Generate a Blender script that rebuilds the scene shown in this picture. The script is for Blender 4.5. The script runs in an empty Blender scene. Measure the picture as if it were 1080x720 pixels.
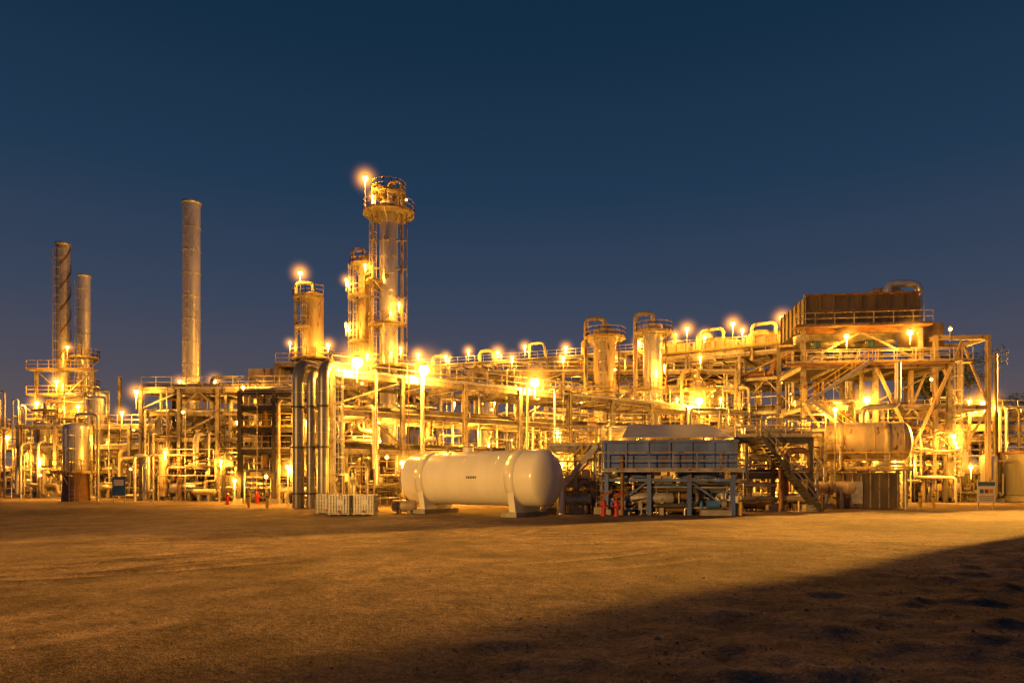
import bpy, math, random, bmesh
from mathutils import Vector, Matrix, noise
random.seed(7)
R = random.Random(11)
scene = bpy.context.scene
scene.view_settings.view_transform = 'Standard'
scene.view_settings.look = 'None'
scene.view_settings.exposure = 0

# ------------------------------------------------------------ materials
def new_mat(name):
    m = bpy.data.materials.new(name); m.use_nodes = True
    nt = m.node_tree
    return m, nt, nt.nodes['Principled BSDF']

def paint(name, col, col2=None, rough=.5, metal=0., scale=1.5, amt=.5, bump=.0, rust=None, rust_amt=.62, streak=False):
    m, nt, b = new_mat(name)
    N, L = nt.nodes, nt.links
    tc = N.new('ShaderNodeTexCoord')
    mp = N.new('ShaderNodeMapping'); L.new(tc.outputs['Object'], mp.inputs['Vector'])
    if streak: mp.inputs['Scale'].default_value = (1, 1, .18)
    n1 = N.new('ShaderNodeTexNoise'); n1.inputs['Scale'].default_value = scale
    n1.inputs['Detail'].default_value = 3; n1.inputs['Roughness'].default_value = .65
    L.new(mp.outputs['Vector'], n1.inputs['Vector'])
    cr = N.new('ShaderNodeValToRGB')
    col2 = col2 or tuple(c*.6 for c in col)
    cr.color_ramp.elements[0].position = .35; cr.color_ramp.elements[0].color = (*col2, 1)
    cr.color_ramp.elements[1].position = .65; cr.color_ramp.elements[1].color = (*col, 1)
    L.new(n1.outputs['Fac'], cr.inputs['Fac'])
    out = cr.outputs['Color']
    if rust:
        n2 = N.new('ShaderNodeTexNoise'); n2.inputs['Scale'].default_value = scale*2.3
        n2.inputs['Detail'].default_value = 4; L.new(mp.outputs['Vector'], n2.inputs['Vector'])
        r2 = N.new('ShaderNodeValToRGB')
        r2.color_ramp.elements[0].position = rust_amt-.05; r2.color_ramp.elements[0].color = (0,0,0,1)
        r2.color_ramp.elements[1].position = rust_amt+.05; r2.color_ramp.elements[1].color = (1,1,1,1)
        L.new(n2.outputs['Fac'], r2.inputs['Fac'])
        mx = N.new('ShaderNodeMixRGB'); mx.inputs[2].default_value = (*rust, 1)
        L.new(r2.outputs['Color'], mx.inputs[0]); L.new(out, mx.inputs[1]); out = mx.outputs[0]
    L.new(out, b.inputs['Base Color'])
    rr = N.new('ShaderNodeMapRange'); rr.inputs[3].default_value = max(.05, rough-.12); rr.inputs[4].default_value = min(1, rough+.15)
    L.new(n1.outputs['Fac'], rr.inputs[0]); L.new(rr.outputs[0], b.inputs['Roughness'])
    b.inputs['Metallic'].default_value = metal
    if bump:
        bp = N.new('ShaderNodeBump'); bp.inputs['Strength'].default_value = bump; bp.inputs['Distance'].default_value = .05
        L.new(n1.outputs['Fac'], bp.inputs['Height']); L.new(bp.outputs[0], b.inputs['Normal'])
    return m

RUST = (.14, .06, .03)
M = dict(
 steel = paint('painted_steel', (.36,.33,.285), (.19,.17,.15), .42, .15, rust=RUST, rust_amt=.61),
 galv  = paint('galvanised_steel', (.58,.57,.55), (.38,.37,.36), .36, .5, 3.),
 clad  = paint('aluminium_cladding', (.82,.81,.79), (.60,.59,.57), .28, .55, .8, bump=.2, streak=True),
 pipe  = paint('pipe_lagging', (.62,.60,.56), (.40,.38,.34), .32, .5, 1.2, rust=RUST, rust_amt=.66),
 dark  = paint('dark_steel', (.12,.105,.09), (.06,.053,.045), .45, .2, 1.),
 black = paint('grey_riser_lagging', (.34,.33,.32), (.20,.19,.18), .34, .5, 1., streak=True),
 rust  = paint('weathered_steel', (.24,.13,.07), (.12,.065,.038), .6, .15, 1.2),
 white = paint('white_tank_paint', (.84,.82,.77), (.74,.72,.65), .2, 0, .7, streak=True, rust=(.46,.38,.28), rust_amt=.76),
 blue  = paint('blue_paint', (.14,.22,.60), (.09,.14,.40), .36, .1, 1., rust=(.12,.08,.06), rust_amt=.66, streak=True),
 conc  = paint('concrete', (.36,.34,.31), (.25,.235,.21), .85, 0, 2., bump=.3),
 yellow= paint('yellow_paint', (.62,.42,.06), (.42,.28,.05), .5, 0, 3.),
 red   = paint('red_paint', (.45,.03,.02), (.28,.02,.015), .4, 0, 3.),
 cream = paint('cream_paint', (.54,.45,.32), (.36,.29,.20), .42, .1, 1.2, rust=RUST, rust_amt=.62, streak=True),
 brownbox = paint('brown_lagging', (.16,.12,.09), (.09,.068,.05), .55, .1, 1.3, streak=True),
 plastic = paint('hdpe_plastic', (.82,.82,.78), (.70,.69,.64), .4, 0, 3.),
 bark  = paint('bark', (.12,.09,.06), (.06,.045,.03), .9, 0, 4.),
 signw = paint('sign_white', (.78,.78,.76), (.66,.66,.63), .5, 0, 2.),
 office = paint('office_wall_sheet', (.30,.29,.28), (.20,.195,.19), .5, .1, 1.2, streak=True),
 sheet = paint('roof_sheet', (.40,.46,.62), (.28,.33,.48), .4, .3, 1.5, streak=True),
 signb = paint('sign_blue', (.05,.16,.42), (.04,.12,.32), .5, 0, 2.),
 glassd = paint('dark_glass', (.03,.035,.04), (.02,.02,.03), .1, 0, 1.),
)
def emis(name, col, s):
    m = bpy.data.materials.new(name); m.use_nodes = True
    nt = m.node_tree; b = nt.nodes['Principled BSDF']
    b.inputs['Base Color'].default_value = (*col, 1)
    b.inputs['Emission Color'].default_value = (*col, 1); b.inputs['Emission Strength'].default_value = s
    return m
M['lamp'] = emis('sodium_lamp_glass', (1., .52, .10), 12)
m, nt, b = new_mat('leaves')
b.inputs['Roughness'].default_value = .7
N, L = nt.nodes, nt.links
oi = N.new('ShaderNodeTexNoise'); oi.inputs['Scale'].default_value = .9
cr = N.new('ShaderNodeValToRGB'); cr.color_ramp.elements[0].color = (.06,.08,.03,1); cr.color_ramp.elements[1].color = (.12,.15,.06,1)
tc = N.new('ShaderNodeTexCoord'); L.new(tc.outputs['Object'], oi.inputs['Vector'])
L.new(oi.outputs['Fac'], cr.inputs['Fac']); L.new(cr.outputs['Color'], b.inputs['Base Color'])
M['leaf'] = m
# painted bloom around a lamp: self-lit volume, radial falloff, the same from every side
hm = bpy.data.materials.new('lamp_bloom_volume'); hm.use_nodes = True
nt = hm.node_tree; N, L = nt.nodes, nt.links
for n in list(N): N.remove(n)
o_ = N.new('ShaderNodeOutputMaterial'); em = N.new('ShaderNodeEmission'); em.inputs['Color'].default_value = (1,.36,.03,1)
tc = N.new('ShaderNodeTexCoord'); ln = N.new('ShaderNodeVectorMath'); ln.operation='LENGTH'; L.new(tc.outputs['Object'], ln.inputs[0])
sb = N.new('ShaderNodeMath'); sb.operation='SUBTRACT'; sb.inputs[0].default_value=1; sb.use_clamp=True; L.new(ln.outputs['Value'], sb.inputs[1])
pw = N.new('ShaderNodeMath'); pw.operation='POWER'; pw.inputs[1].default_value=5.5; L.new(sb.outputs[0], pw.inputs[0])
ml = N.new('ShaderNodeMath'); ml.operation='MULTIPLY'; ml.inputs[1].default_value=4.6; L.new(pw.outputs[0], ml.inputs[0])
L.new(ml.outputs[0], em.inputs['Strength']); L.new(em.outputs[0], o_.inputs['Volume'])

# ------------------------------------------------------------ mesh builder
class MB:
    def __init__(s): s.v=[]; s.f=[]; s.m=[]; s.sm=[]; s.mats=[]; s.M=Matrix()
    def at(s, x=0, y=0, z=0, a=0):
        s.M = Matrix.Translation((x,y,z)) @ Matrix.Rotation(a,4,'Z'); return s
    def mi(s, k):
        if k not in s.mats: s.mats.append(k)
        return s.mats.index(k)
    def add(s, vs, fs, k, sm=False):
        o = len(s.v); i = s.mi(k); Mx = s.M
        s.v += [tuple(Mx @ Vector(p)) for p in vs]
        for f in fs:
            s.f.append([o+q for q in f]); s.m.append(i); s.sm.append(sm)
    def box(s, c, d, k='steel', a=0):
        cx,cy,cz=c; x,y,z=d[0]/2,d[1]/2,d[2]/2; ca,sa=math.cos(a),math.sin(a)
        vs=[]
        for sz in (-z,z):
            for sx,sy in((-x,-y),(x,-y),(x,y),(-x,y)):
                vs.append((cx+sx*ca-sy*sa, cy+sx*sa+sy*ca, cz+sz))
        s.add(vs, [(3,2,1,0),(4,5,6,7),(0,1,5,4),(1,2,6,5),(2,3,7,6),(3,0,4,7)], k)
    def beam(s, a, b, w=.2, h=None, k='steel'):
        h = h or w; a=Vector(a); b=Vector(b); d=b-a
        if d.length<1e-4: return
        d.normalize(); up=Vector((0,0,1)) if abs(d.z)<.95 else Vector((0,1,0))
        u=d.cross(up).normalized(); t=u.cross(d)
        vs=[]
        for p in (a,b):
            for q,r in((-1,-1),(1,-1),(1,1),(-1,1)): vs.append(p+u*q*w/2+t*r*h/2)
        s.add(vs, [(3,2,1,0),(4,5,6,7),(0,1,5,4),(1,2,6,5),(2,3,7,6),(3,0,4,7)], k)
    def ibeam(s, a, b, w=.25, h=.3, k='steel'):
        a=Vector(a); b=Vector(b); d=(b-a).normalized()
        up=Vector((0,0,1)) if abs(d.z)<.95 else Vector((0,1,0))
        u=d.cross(up).normalized(); t=u.cross(d)
        tt=.035
        s.beam(a+t*(h/2), b+t*(h/2), w, tt, k); s.beam(a-t*(h/2), b-t*(h/2), w, tt, k)
        s.beam(a, b, tt, h-tt-.004, k)
    def cyl(s, a, b, r, k='steel', n=10, r2=None, caps=True):
        r2 = r if r2 is None else r2
        a=Vector(a); b=Vector(b); d=(b-a).normalized()
        up=Vector((0,0,1)) if abs(d.z)<.95 else Vector((1,0,0))
        u=d.cross(up).normalized(); t=u.cross(d)
        vs=[]
        for p,rr in((a,r),(b,r2)):
            for i in range(n):
                g=2*math.pi*i/n; vs.append(p+u*math.cos(g)*rr+t*math.sin(g)*rr)
        s.add(vs, [(i,(i+1)%n,n+(i+1)%n,n+i) for i in range(n)], k, True)
        if caps:
            s.add(vs[:n], [tuple(range(n))[::-1]], k); s.add(vs[n:], [tuple(range(n))], k)
    def lathe(s, a, d, prof, k='steel', n=24):
        a=Vector(a); d=Vector(d).normalized()
        up=Vector((0,0,1)) if abs(d.z)<.95 else Vector((1,0,0))
        u=d.cross(up).normalized(); t=u.cross(d); vs=[]
        for (q,r) in prof:
            for i in range(n):
                g=2*math.pi*i/n; vs.append(a+d*q+u*math.cos(g)*r+t*math.sin(g)*r)
        fs=[]
        for j in range(len(prof)-1):
            for i in range(n): fs.append((j*n+i,j*n+(i+1)%n,(j+1)*n+(i+1)%n,(j+1)*n+i))
        s.add(vs, fs, k, True)
    def vessel(s, a, b, r, k='clad', n=24, seams=True, hd=.5):
        a=Vector(a); b=Vector(b); L_=(b-a).length; d=(b-a).normalized(); P=[]
        for i in range(7):
            g=i/6*math.pi/2; P.append((-(r*hd)*math.cos(g), max(r*math.sin(g),.001)))
        for i in range(7):
            g=(1-i/6)*math.pi/2; P.append((L_+(r*hd)*math.cos(g), max(r*math.sin(g),.001)))
        s.lathe(a, d, P, k, n)
        if seams:
            q=1.2
            while q<L_:
                s.lathe(a, d, [(q-.03,r),(q-.03,r+.02),(q+.03,r+.02),(q+.03,r)], k, n); q+=1.8
    def pipe(s, pts, r, k='pipe', n=8):
        P=[Vector(p) for p in pts]; out=[P[0]]
        for i in range(1,len(P)-1):
            a,b,c=P[i-1],P[i],P[i+1]
            d1=(a-b); d2=(c-b)
            if d1.length<1e-3 or d2.length<1e-3: continue
            if abs(d1.normalized().dot(d2.normalized()))>.98: out.append(b); continue
            q=min(max(3*r,.12), d1.length*.49, d2.length*.49)
            s1=b+d1.normalized()*q; s2=b+d2.normalized()*q
            for j in range(5):
                t=j/4; out.append(s1*(1-t)**2+b*2*t*(1-t)+s2*t*t)
        out.append(P[-1])
        d=(out[1]-out[0]).normalized(); up=Vector((0,0,1)) if abs(d.z)<.9 else Vector((1,0,0))
        u=d.cross(up).normalized(); vs=[]; m_=len(out)
        for i,p in enumerate(out):
            if i==0: dd=(out[1]-out[0])
            elif i==m_-1: dd=(out[-1]-out[-2])
            else: dd=(out[i+1]-out[i]).normalized()+(out[i]-out[i-1]).normalized()
            dd.normalize(); u=(u-dd*u.dot(dd)).normalized(); t=dd.cross(u)
            for j in range(n):
                g=2*math.pi*j/n; vs.append(p+u*math.cos(g)*r+t*math.sin(g)*r)
        fs=[(i*n+j,i*n+(j+1)%n,(i+1)*n+(j+1)%n,(i+1)*n+j) for i in range(m_-1) for j in range(n)]
        s.add(vs, fs, k, True); s.add(vs[:n], [tuple(range(n))[::-1]], k); s.add(vs[-n:], [tuple(range(n))], k)
    def rail(s, pts, h=1.1, k='yellow', step=1.5, closed=False):
        P=[Vector(p) for p in pts]
        if closed: P.append(P[0])
        for a,b in zip(P[:-1],P[1:]):
            l=(b-a).length
            if l<.05: continue
            n=max(1,round(l/step))
            for i in range(n+1):
                p=a.lerp(b,i/n); s.beam(p,p+Vector((0,0,h)),.05,.05,k)
            for z in (h,h*.55): s.beam(a+Vector((0,0,z)),b+Vector((0,0,z)),.05,.05,k)
            s.beam(a+Vector((0,0,.08)),b+Vector((0,0,.08)),.02,.14,k)
    def ladder(s, x, y, z0, z1, a=0, k='galv', cage=True):
        ca,sa=math.cos(a),math.sin(a)
        ux,uy=ca*.25,sa*.25; nx,ny=sa,-ca
        s.beam((x-ux,y-uy,z0),(x-ux,y-uy,z1),.06,.04,k); s.beam((x+ux,y+uy,z0),(x+ux,y+uy,z1),.06,.04,k)
        z=z0+.3
        while z<z1: s.beam((x-ux,y-uy,z),(x+ux,y+uy,z),.03,.03,k); z+=.35
        if cage:
            z=z0+2.3
            while z<z1:
                pts=[]
                for i in range(7):
                    g=math.pi*i/6; c_,n_=-math.cos(g)*.38, math.sin(g)*.75
                    pts.append((x+ca*c_+nx*n_, y+sa*c_+ny*n_, z))
                for p,q in zip(pts[:-1],pts[1:]): s.beam(p,q,.02,.06,k)
                z+=1.2
            for i in range(1,6,1):
                g=math.pi*i/6; c_,n_=-math.cos(g)*.38, math.sin(g)*.75
                if z1-z0>3: s.beam((x+ca*c_+nx*n_, y+sa*c_+ny*n_, z0+2.3),(x+ca*c_+nx*n_, y+sa*c_+ny*n_, z1),.03,.03,k)
    def ringplat(s, x, y, z, r, w=1.1, a0=0, a1=2*math.pi, k='steel', rk='yellow'):
        n=max(6,int(16*(a1-a0)/(2*math.pi))); vs=[]
        for i in range(n+1):
            g=a0+(a1-a0)*i/n; c_,s_=math.cos(g),math.sin(g)
            vs += [(x+c_*(r+.05),y+s_*(r+.05),z),(x+c_*(r+w),y+s_*(r+w),z),(x+c_*(r+.05),y+s_*(r+.05),z+.1),(x+c_*(r+w),y+s_*(r+w),z+.1)]
        fs=[]
        for i in range(n):
            o=i*4; fs += [(o,o+4,o+5,o+1),(o+2,o+3,o+7,o+6),(o+1,o+5,o+7,o+3),(o,o+2,o+6,o+4)]
        s.add(vs,fs,k)
        pts=[vs[i*4+3] for i in range(n+1)]
        s.rail(pts,1.1,rk,1.0)
        for i in range(0,n+1,2):
            g=a0+(a1-a0)*i/n; c_,s_=math.cos(g),math.sin(g)
            s.beam((x+c_*r,y+s_*r,z-1),(x+c_*(r+w*.95),y+s_*(r+w*.95),z-.02),.07,.07,k)
    def stair(s, a, b, w=.9, k='galv', rk='yellow'):
        a=Vector(a); b=Vector(b); d=b-a; hd=Vector((d.x,d.y,0)).normalized(); u=Vector((-hd.y,hd.x,0))*w/2
        for sg in (-1,1):
            s.beam(a+u*sg,b+u*sg,.05,.25,k)
            s.beam(a+u*sg+Vector((0,0,1)),b+u*sg+Vector((0,0,1)),.05,.05,rk)
            s.beam(a+u*sg+Vector((0,0,.5)),b+u*sg+Vector((0,0,.5)),.04,.04,rk)
            for i in range(5):
                p=a.lerp(b,i/4)+u*sg; s.beam(p,p+Vector((0,0,1)),.05,.05,rk)
        n=max(3,int(abs(d.z)/.2))
        for i in range(n):
            p=a.lerp(b,(i+.5)/n); s.beam(p-u,p+u,.25,.04,k)
    def build(s, name):
        me=bpy.data.meshes.new(name); me.from_pydata(s.v,[],s.f)
        for k in s.mats: me.materials.append(M[k])
        me.polygons.foreach_set('material_index', s.m); me.polygons.foreach_set('use_smooth', s.sm)
        me.update(); o=bpy.data.objects.new(name, me); scene.collection.objects.link(o); return o

PK = ['pipe','pipe','clad','clad','galv','cream','rust','steel','dark']

def rack(mb, L_, W, levels, bay=6., col='steel', pipes=8, rail=True, brace=True, rng=R, plate=(), pk=PK, cw=.32, drops=.35, rmax=.26):
    nb=max(1,round(L_/bay)); top=levels[-1]
    for i in range(nb+1):
        x=L_*i/nb
        for y in (0,W):
            mb.ibeam((x,y,0),(x,y,top),cw,cw,col)
            mb.box((x,y,.2),(.8,.8,.4),'conc')
        for z in levels:
            mb.ibeam((x,cw/2,z-.19),(x,W-cw/2,z-.19),.22,.36,col)
        if brace and i<nb and rng.random()<.4:
            x2=L_*(i+1)/nb; zz=[0]+list(levels)
            for j in range(len(zz)-1):
                if rng.random()<.65:
                    xm=(x+x2)/2
                    if rng.random()<.5:
                        mb.beam((x,0,zz[j]+.3),(xm,0,zz[j+1]-.3),.12,.12,col); mb.beam((x2,0,zz[j]+.3),(xm,0,zz[j+1]-.3),.12,.12,col)
                    else: mb.beam((x,0,zz[j]+.3),(x2,0,zz[j+1]-.3),.12,.12,col)
        if i<nb:
            x2=L_*(i+1)/nb
            for z in levels:
                for y in (0,W): mb.ibeam((x+cw/2,y,z-.19),(x2-cw/2,y,z-.19),.2,.34,col)
                if bay>4:
                    xm=(x+x2)/2; mb.beam((xm,.12,z-.16),(xm,W-.12,z-.16),.14,.26,col)
    for li,z in enumerate(levels):
        if li in plate:
            mb.box((L_/2,W/2,z+.03),(L_-.1,W-.1,.05),'dark')
            mb.rail([(0,-.05,z+.06),(L_,-.05,z+.06)],1.1,'yellow' if rng.random()<.6 else 'galv')
            mb.rail([(0,W+.05,z+.06),(L_,W+.05,z+.06)])
            continue
        y=.35
        cnt=0
        while y<W-.3 and cnt<pipes:
            r=rng.choice([.05,.06,.08,.1,.1,.14,.18,rmax]); y+=r
            a=0 if rng.random()<.7 else rng.uniform(0,L_*.5); b=L_ if rng.random()<.7 else rng.uniform(L_*.5,L_)
            k=rng.choice(pk)
            pts=[]
            zz=z+r+.02
            if rng.random()<drops:
                zb=rng.choice([0]+list(levels[:li])) if li else 0
                yy=rng.choice([y,-.3-r,y])
                pts.append((a+.6,yy,zb)); 
                if yy!=y: pts+=[(a+.6,yy,zz)]
                pts.append((a+.6,y,zz))
            else: pts.append((a-.4,y,zz))
            if rng.random()<.3 and b-a>14:
                q=rng.uniform(a+5,b-6); e=rng.uniform(.8,2.)
                pts+=[(q,y,zz),(q,y,zz+e),(q+2.5,y,zz+e),(q+2.5,y,zz)]
            if rng.random()<drops:
                zb=rng.choice([0]+list(levels[:li])) if li else 0
                pts+=[(b-.6,y,zz),(b-.6,y,zb)]
            else: pts.append((b+.4,y,zz))
            mb.pipe(pts,r,k)
            for _ in range(int((b-a)/7)):
                q=rng.uniform(a+1,b-1); mb.cyl((q-.04,y,zz),(q+.04,y,zz),r*1.5+.02,'steel',10)
            y+=r+rng.uniform(.1,.35); cnt+=1
        if rng.random()<.5: mb.box((L_/2,W-.35,z+.55),(L_*.98,.5,.12),'galv')
    if rail:
        mb.rail([(0,-.1,top),(L_,-.1,top)],1.1,'galv')
    for _ in range(int(L_/1.6)):
        x=rng.uniform(.4,L_-.4); z1=rng.choice(levels); r=rng.choice([.04,.05,.07,.1,.15]); k=rng.choice(pk)
        o=-.25-r if rng.random()<.6 else W*.5
        mb.pipe([(x,o,0 if rng.random()<.6 else z1*.4),(x,o,z1+.25+r),(x,o+1.2,z1+.25+r)],r,k)

def valve(mb,p,r,k='red'):
    x,y,z=p
    mb.cyl((x-.25,y,z),(x+.25,y,z),r*1.7,'steel',8); mb.cyl((x,y,z),(x,y,z+.5),.04,'galv',6)
    mb.lathe((x,y,z+.5),(0,0,1),[(0,.16),(.03,.18),(.05,.16),(.03,.13),(0,.16)],k,10)

def clutter(mb, x0,x1,y0,y1,zmax,n,rng=R,rs=(.04,.05,.06,.08,.1,.14,.2),pk=PK):
    for _ in range(n):
        p=[rng.uniform(x0,x1),rng.uniform(y0,y1),rng.choice([0,rng.uniform(.3,zmax)])]
        pts=[tuple(p)]; ax=2 if p[2]<.1 else rng.choice([0,0,1,2])
        for _s in range(rng.randint(2,6)):
            q=list(p)
            if ax==0: q[0]=min(x1,max(x0,p[0]+rng.choice([-1,1])*rng.uniform(1,6)))
            elif ax==1: q[1]=min(y1,max(y0,p[1]+rng.choice([-1,1])*rng.uniform(.6,3)))
            else: q[2]=rng.uniform(.3,zmax)*rng.uniform(.5,1)
            if abs(q[ax]-p[ax])>.35: pts.append(tuple(q)); p=q
            ax=rng.choice([a for a in (0,0,1,2,2) if a!=ax])
        if rng.random()<.5: pts.append((p[0],p[1],0))
        if len(pts)>1:
            r=rng.choice(rs); mb.pipe(pts,r,rng.choice(pk),8)
            if rng.random()<.5:
                a,b=Vector(pts[0]),Vector(pts[1]); c=(a+b)/2; valve(mb,c,r,rng.choice(['red','steel','yellow','galv']))
    for _ in range(n//6):
        x=rng.uniform(x0,x1); y=rng.uniform(y0,y1); r=rng.uniform(.25,.7); h=rng.uniform(1.2,3.5)
        t=rng.random()
        if t<.4:
            mb.vessel((x,y,.5),(x,y,.5+h),r,rng.choice(['clad','cream','pipe','steel']),14)
            for g in (0,2.1,4.2): mb.beam((x+math.cos(g)*r,y+math.sin(g)*r,0),(x+math.cos(g)*r,y+math.sin(g)*r,.8),.1,.1,'steel')
        elif t<.7:
            z=rng.uniform(.8,1.4)
            mb.vessel((x,y,z),(x+h,y,z),r*.8,rng.choice(['clad','cream','pipe','white']),14)
            for q in (.25,.75): mb.box((x+h*q,y,(z-r*.5)/2),(.2,r*1.4,z-r*.5),'conc')
            mb.pipe([(x+h*.5,y,z+r*.7),(x+h*.5,y,z+r+.6),(x+h*.5+1.,y,z+r+.6),(x+h*.5+1.,y,z+3.)],.08,'pipe')
        else:
            mb.box((x,y,.15),(1.6,.8,.3),'conc'); mb.cyl((x-.5,y,.6),(x+.2,y,.6),.25,'signb',12); mb.cyl((x+.3,y,.6),(x+.55,y,.6),.3,'steel',12)
            mb.pipe([(x+.6,y,.6),(x+.9,y,.6),(x+.9,y,2.5)],.08,'pipe')
    for _ in range(n//8):
        x=rng.uniform(x0,x1); y=rng.uniform(y0,y1); h=rng.uniform(1.2,2.2)
        mb.beam((x,y,0),(x,y,h),.06,.06,'galv'); mb.box((x,y,h),(.5,.2,.6),rng.choice(['galv','cream','signw','dark']))

# ------------------------------------------------------------ lamps
SOD=(1.,.40,.035)
lampmesh={}
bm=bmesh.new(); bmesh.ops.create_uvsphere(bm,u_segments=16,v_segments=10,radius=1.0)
bloom_me=bpy.data.meshes.new('bloom_ball'); bm.to_mesh(bloom_me); bm.free(); bloom_me.materials.append(hm)
nlamp=[0,0,0]
def lamp(x,y,z,power=500,r=.16,pole=1.5,light=True,arm=0):
    key=(r,pole,arm)
    if key not in lampmesh:
        mb=MB()
        mb.beam((arm,0,-pole),(arm,0,.25),.07,.07,'galv')
        if arm: mb.beam((arm,0,.22),(0,0,.22),.06,.06,'galv')
        mb.cyl((0,0,r*.75),(0,0,r*.75+.2),r*.9,'galv',12,r*.45)
        P=[(-r*math.cos(math.pi*i/8*.999), max(.002,r*math.sin(math.pi*i/8))) for i in range(9)]
        mb.lathe((0,0,0),(0,0,1),P,'lamp',14)
        o=mb.build('flood_lamp'); lampmesh[key]=o.data
    else:
        o=bpy.data.objects.new('flood_lamp',lampmesh[key]); scene.collection.objects.link(o)
    o.location=(x,y,z); nlamp[0]+=1
    if r<=.14:
        if nlamp[0]%2: light=False
        else: power*=1.7
    if light:
        nlamp[1]+=1
        l=bpy.data.lights.new('bulb','POINT'); l.energy=power*1.95; l.color=SOD; l.shadow_soft_size=.12
        lo=bpy.data.objects.new('bulb',l); scene.collection.objects.link(lo); lo.parent=o; lo.location=(0,-.22-r*.6,-r-.16)
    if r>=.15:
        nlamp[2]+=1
        h=bpy.data.objects.new('bloom_ball',bloom_me); scene.collection.objects.link(h); h.parent=o  # self-lit ball added for the bloom around larger lamps
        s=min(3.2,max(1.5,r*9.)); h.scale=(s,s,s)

# ------------------------------------------------------------ ground
def graded(lo,hi,fine,c0,c1,g=1.12):
    out=[]; v=c0
    while v<c1: out.append(v); v+=fine
    s=fine; v=c1
    while v<hi: out.append(v); s*=g; v+=s
    out.append(hi); s=fine; v=c0
    L2=[]
    while v>lo:
        s*=g; v-=s; L2.append(max(v,lo))
    return L2[::-1]+out
xs=graded(-1500,1500,.14,-18,20); ys=graded(-300,2500,.12,3.5,31)
TR=[]   # wheel tracks: (centre x, centre y, radius, half width)
for (cx,cy,r0) in [(8,-4,26),(-40,44,40),(-2,2,20.5),(-16,30,15),(60,-60,95)]:
    TR += [(cx,cy,r0,.26),(cx,cy,r0+1.9,.26)]
def gz(x,y):
    lat=(x+2)*-.64+(y-7.4)*.77
    rough=max(0,min(1,(-lat+.5)/2.5))
    fall=max(0,min(1,(42-y)/14))
    wob=.8*noise.noise(Vector((x*.09,y*.09,1)))
    t=0; lip=0
    for (cx,cy,r0,w) in TR:
        q=(math.hypot(x-cx,y-cy)-r0-wob)/w
        if abs(q)<4:
            t=max(t,math.exp(-q*q)); lip=max(lip,math.exp(-((abs(q)-1.6)/.6)**2))
    fade=max(0,min(1,.28+1.1*noise.noise(Vector((x*.17,y*.17,9)))))*max(0,min(1,(33-y)/6))
    t*=fade*(1-rough); lip*=fade*(1-rough)
    h=noise.noise(Vector((x*.12,y*.12,0)))*.12*fall
    h+=noise.fractal(Vector((x*.9,y*.9,3)),1,2,5)*.026*(.4+rough*1.7)*fall
    h+=rough*max(0,noise.noise(Vector((x*2.1,y*2.1,7))))*.10*fall
    h+=(-.035*t+.03*lip)*fall
    h+=.2*math.exp(-((math.hypot(x+24,y-17)-5.5)/2.2)**2)*fall
    return h,t-.6*lip
vs=[];tv=[]
for y in ys:
    for x in xs:
        if abs(x)<70 and 0<y<42: h,t=gz(x,y)
        else: h,t=0,0
        vs.append((x,y,h)); tv.append(t)
nx=len(xs); fs=[(j*nx+i,j*nx+i+1,(j+1)*nx+i+1,(j+1)*nx+i) for j in range(len(ys)-1) for i in range(nx-1)]
me=bpy.data.meshes.new('ground'); me.from_pydata(vs,[],fs); me.polygons.foreach_set('use_smooth',[True]*len(fs))
at=me.attributes.new('track','FLOAT','POINT'); at.data.foreach_set('value',tv)
gm,nt,b=new_mat('dirt_ground'); N,L=nt.nodes,nt.links
tc=N.new('ShaderNodeTexCoord')
def nz(sc,det,ro=.6,dist=0):
    n=N.new('ShaderNodeTexNoise'); n.inputs['Scale'].default_value=sc; n.inputs['Detail'].default_value=det; n.inputs['Roughness'].default_value=ro; n.inputs['Distortion'].default_value=dist
    L.new(tc.outputs['Object'],n.inputs['Vector']); return n
def ramp(src,p0,c0,p1,c1):
    c=N.new('ShaderNodeValToRGB'); e=c.color_ramp.elements
    e[0].position=p0; e[0].color=(*c0,1); e[1].position=p1; e[1].color=(*c1,1); L.new(src,c.inputs['Fac']); return c.outputs[0]
def mul(a,b_,f=1,mode='MULTIPLY'):
    x=N.new('ShaderNodeMixRGB'); x.blend_type=mode; x.inputs[0].default_value=f; L.new(a,x.inputs[1]); L.new(b_,x.inputs[2]); return x.outputs[0]
n1=nz(.13,4,.6,.6); n2=nz(1.1,5,.72,.4); n3=nz(9,4,.75); n4=nz(38,2,.7)
c=ramp(n1.outputs['Fac'],.36,(.15,.11,.08),.60,(.33,.25,.185))
c=mul(c,ramp(n2.outputs['Fac'],.36,(.58,.56,.54),.62,(1.13,1.11,1.1)))
c=mul(c,ramp(n3.outputs['Fac'],.38,(.62,.6,.58),.6,(1.18,1.18,1.18)))
c=mul(c,ramp(n4.outputs['Fac'],.4,(.6,.6,.6),.62,(1.35,1.35,1.35)),.9)
ta=N.new('ShaderNodeAttribute'); ta.attribute_name='track'
tm=N.new('ShaderNodeMapRange'); tm.inputs[1].default_value=-.6; tm.inputs[2].default_value=1; tm.inputs[3].default_value=.62; tm.inputs[4].default_value=1.63
L.new(ta.outputs['Fac'],tm.inputs[0])
vm=N.new('ShaderNodeVectorMath'); vm.operation='SCALE'; L.new(c,vm.inputs[0]); L.new(tm.outputs[0],vm.inputs['Scale'])
L.new(vm.outputs[0],b.inputs['Base Color']); b.inputs['Roughness'].default_value=.92
b.inputs['Specular IOR Level'].default_value=.2
def mth(op,a,v):
    x=N.new('ShaderNodeMath'); x.operation=op; L.new(a,x.inputs[0])
    if isinstance(v,(int,float)): x.inputs[1].default_value=v
    else: L.new(v,x.inputs[1])
    return x.outputs[0]
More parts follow.
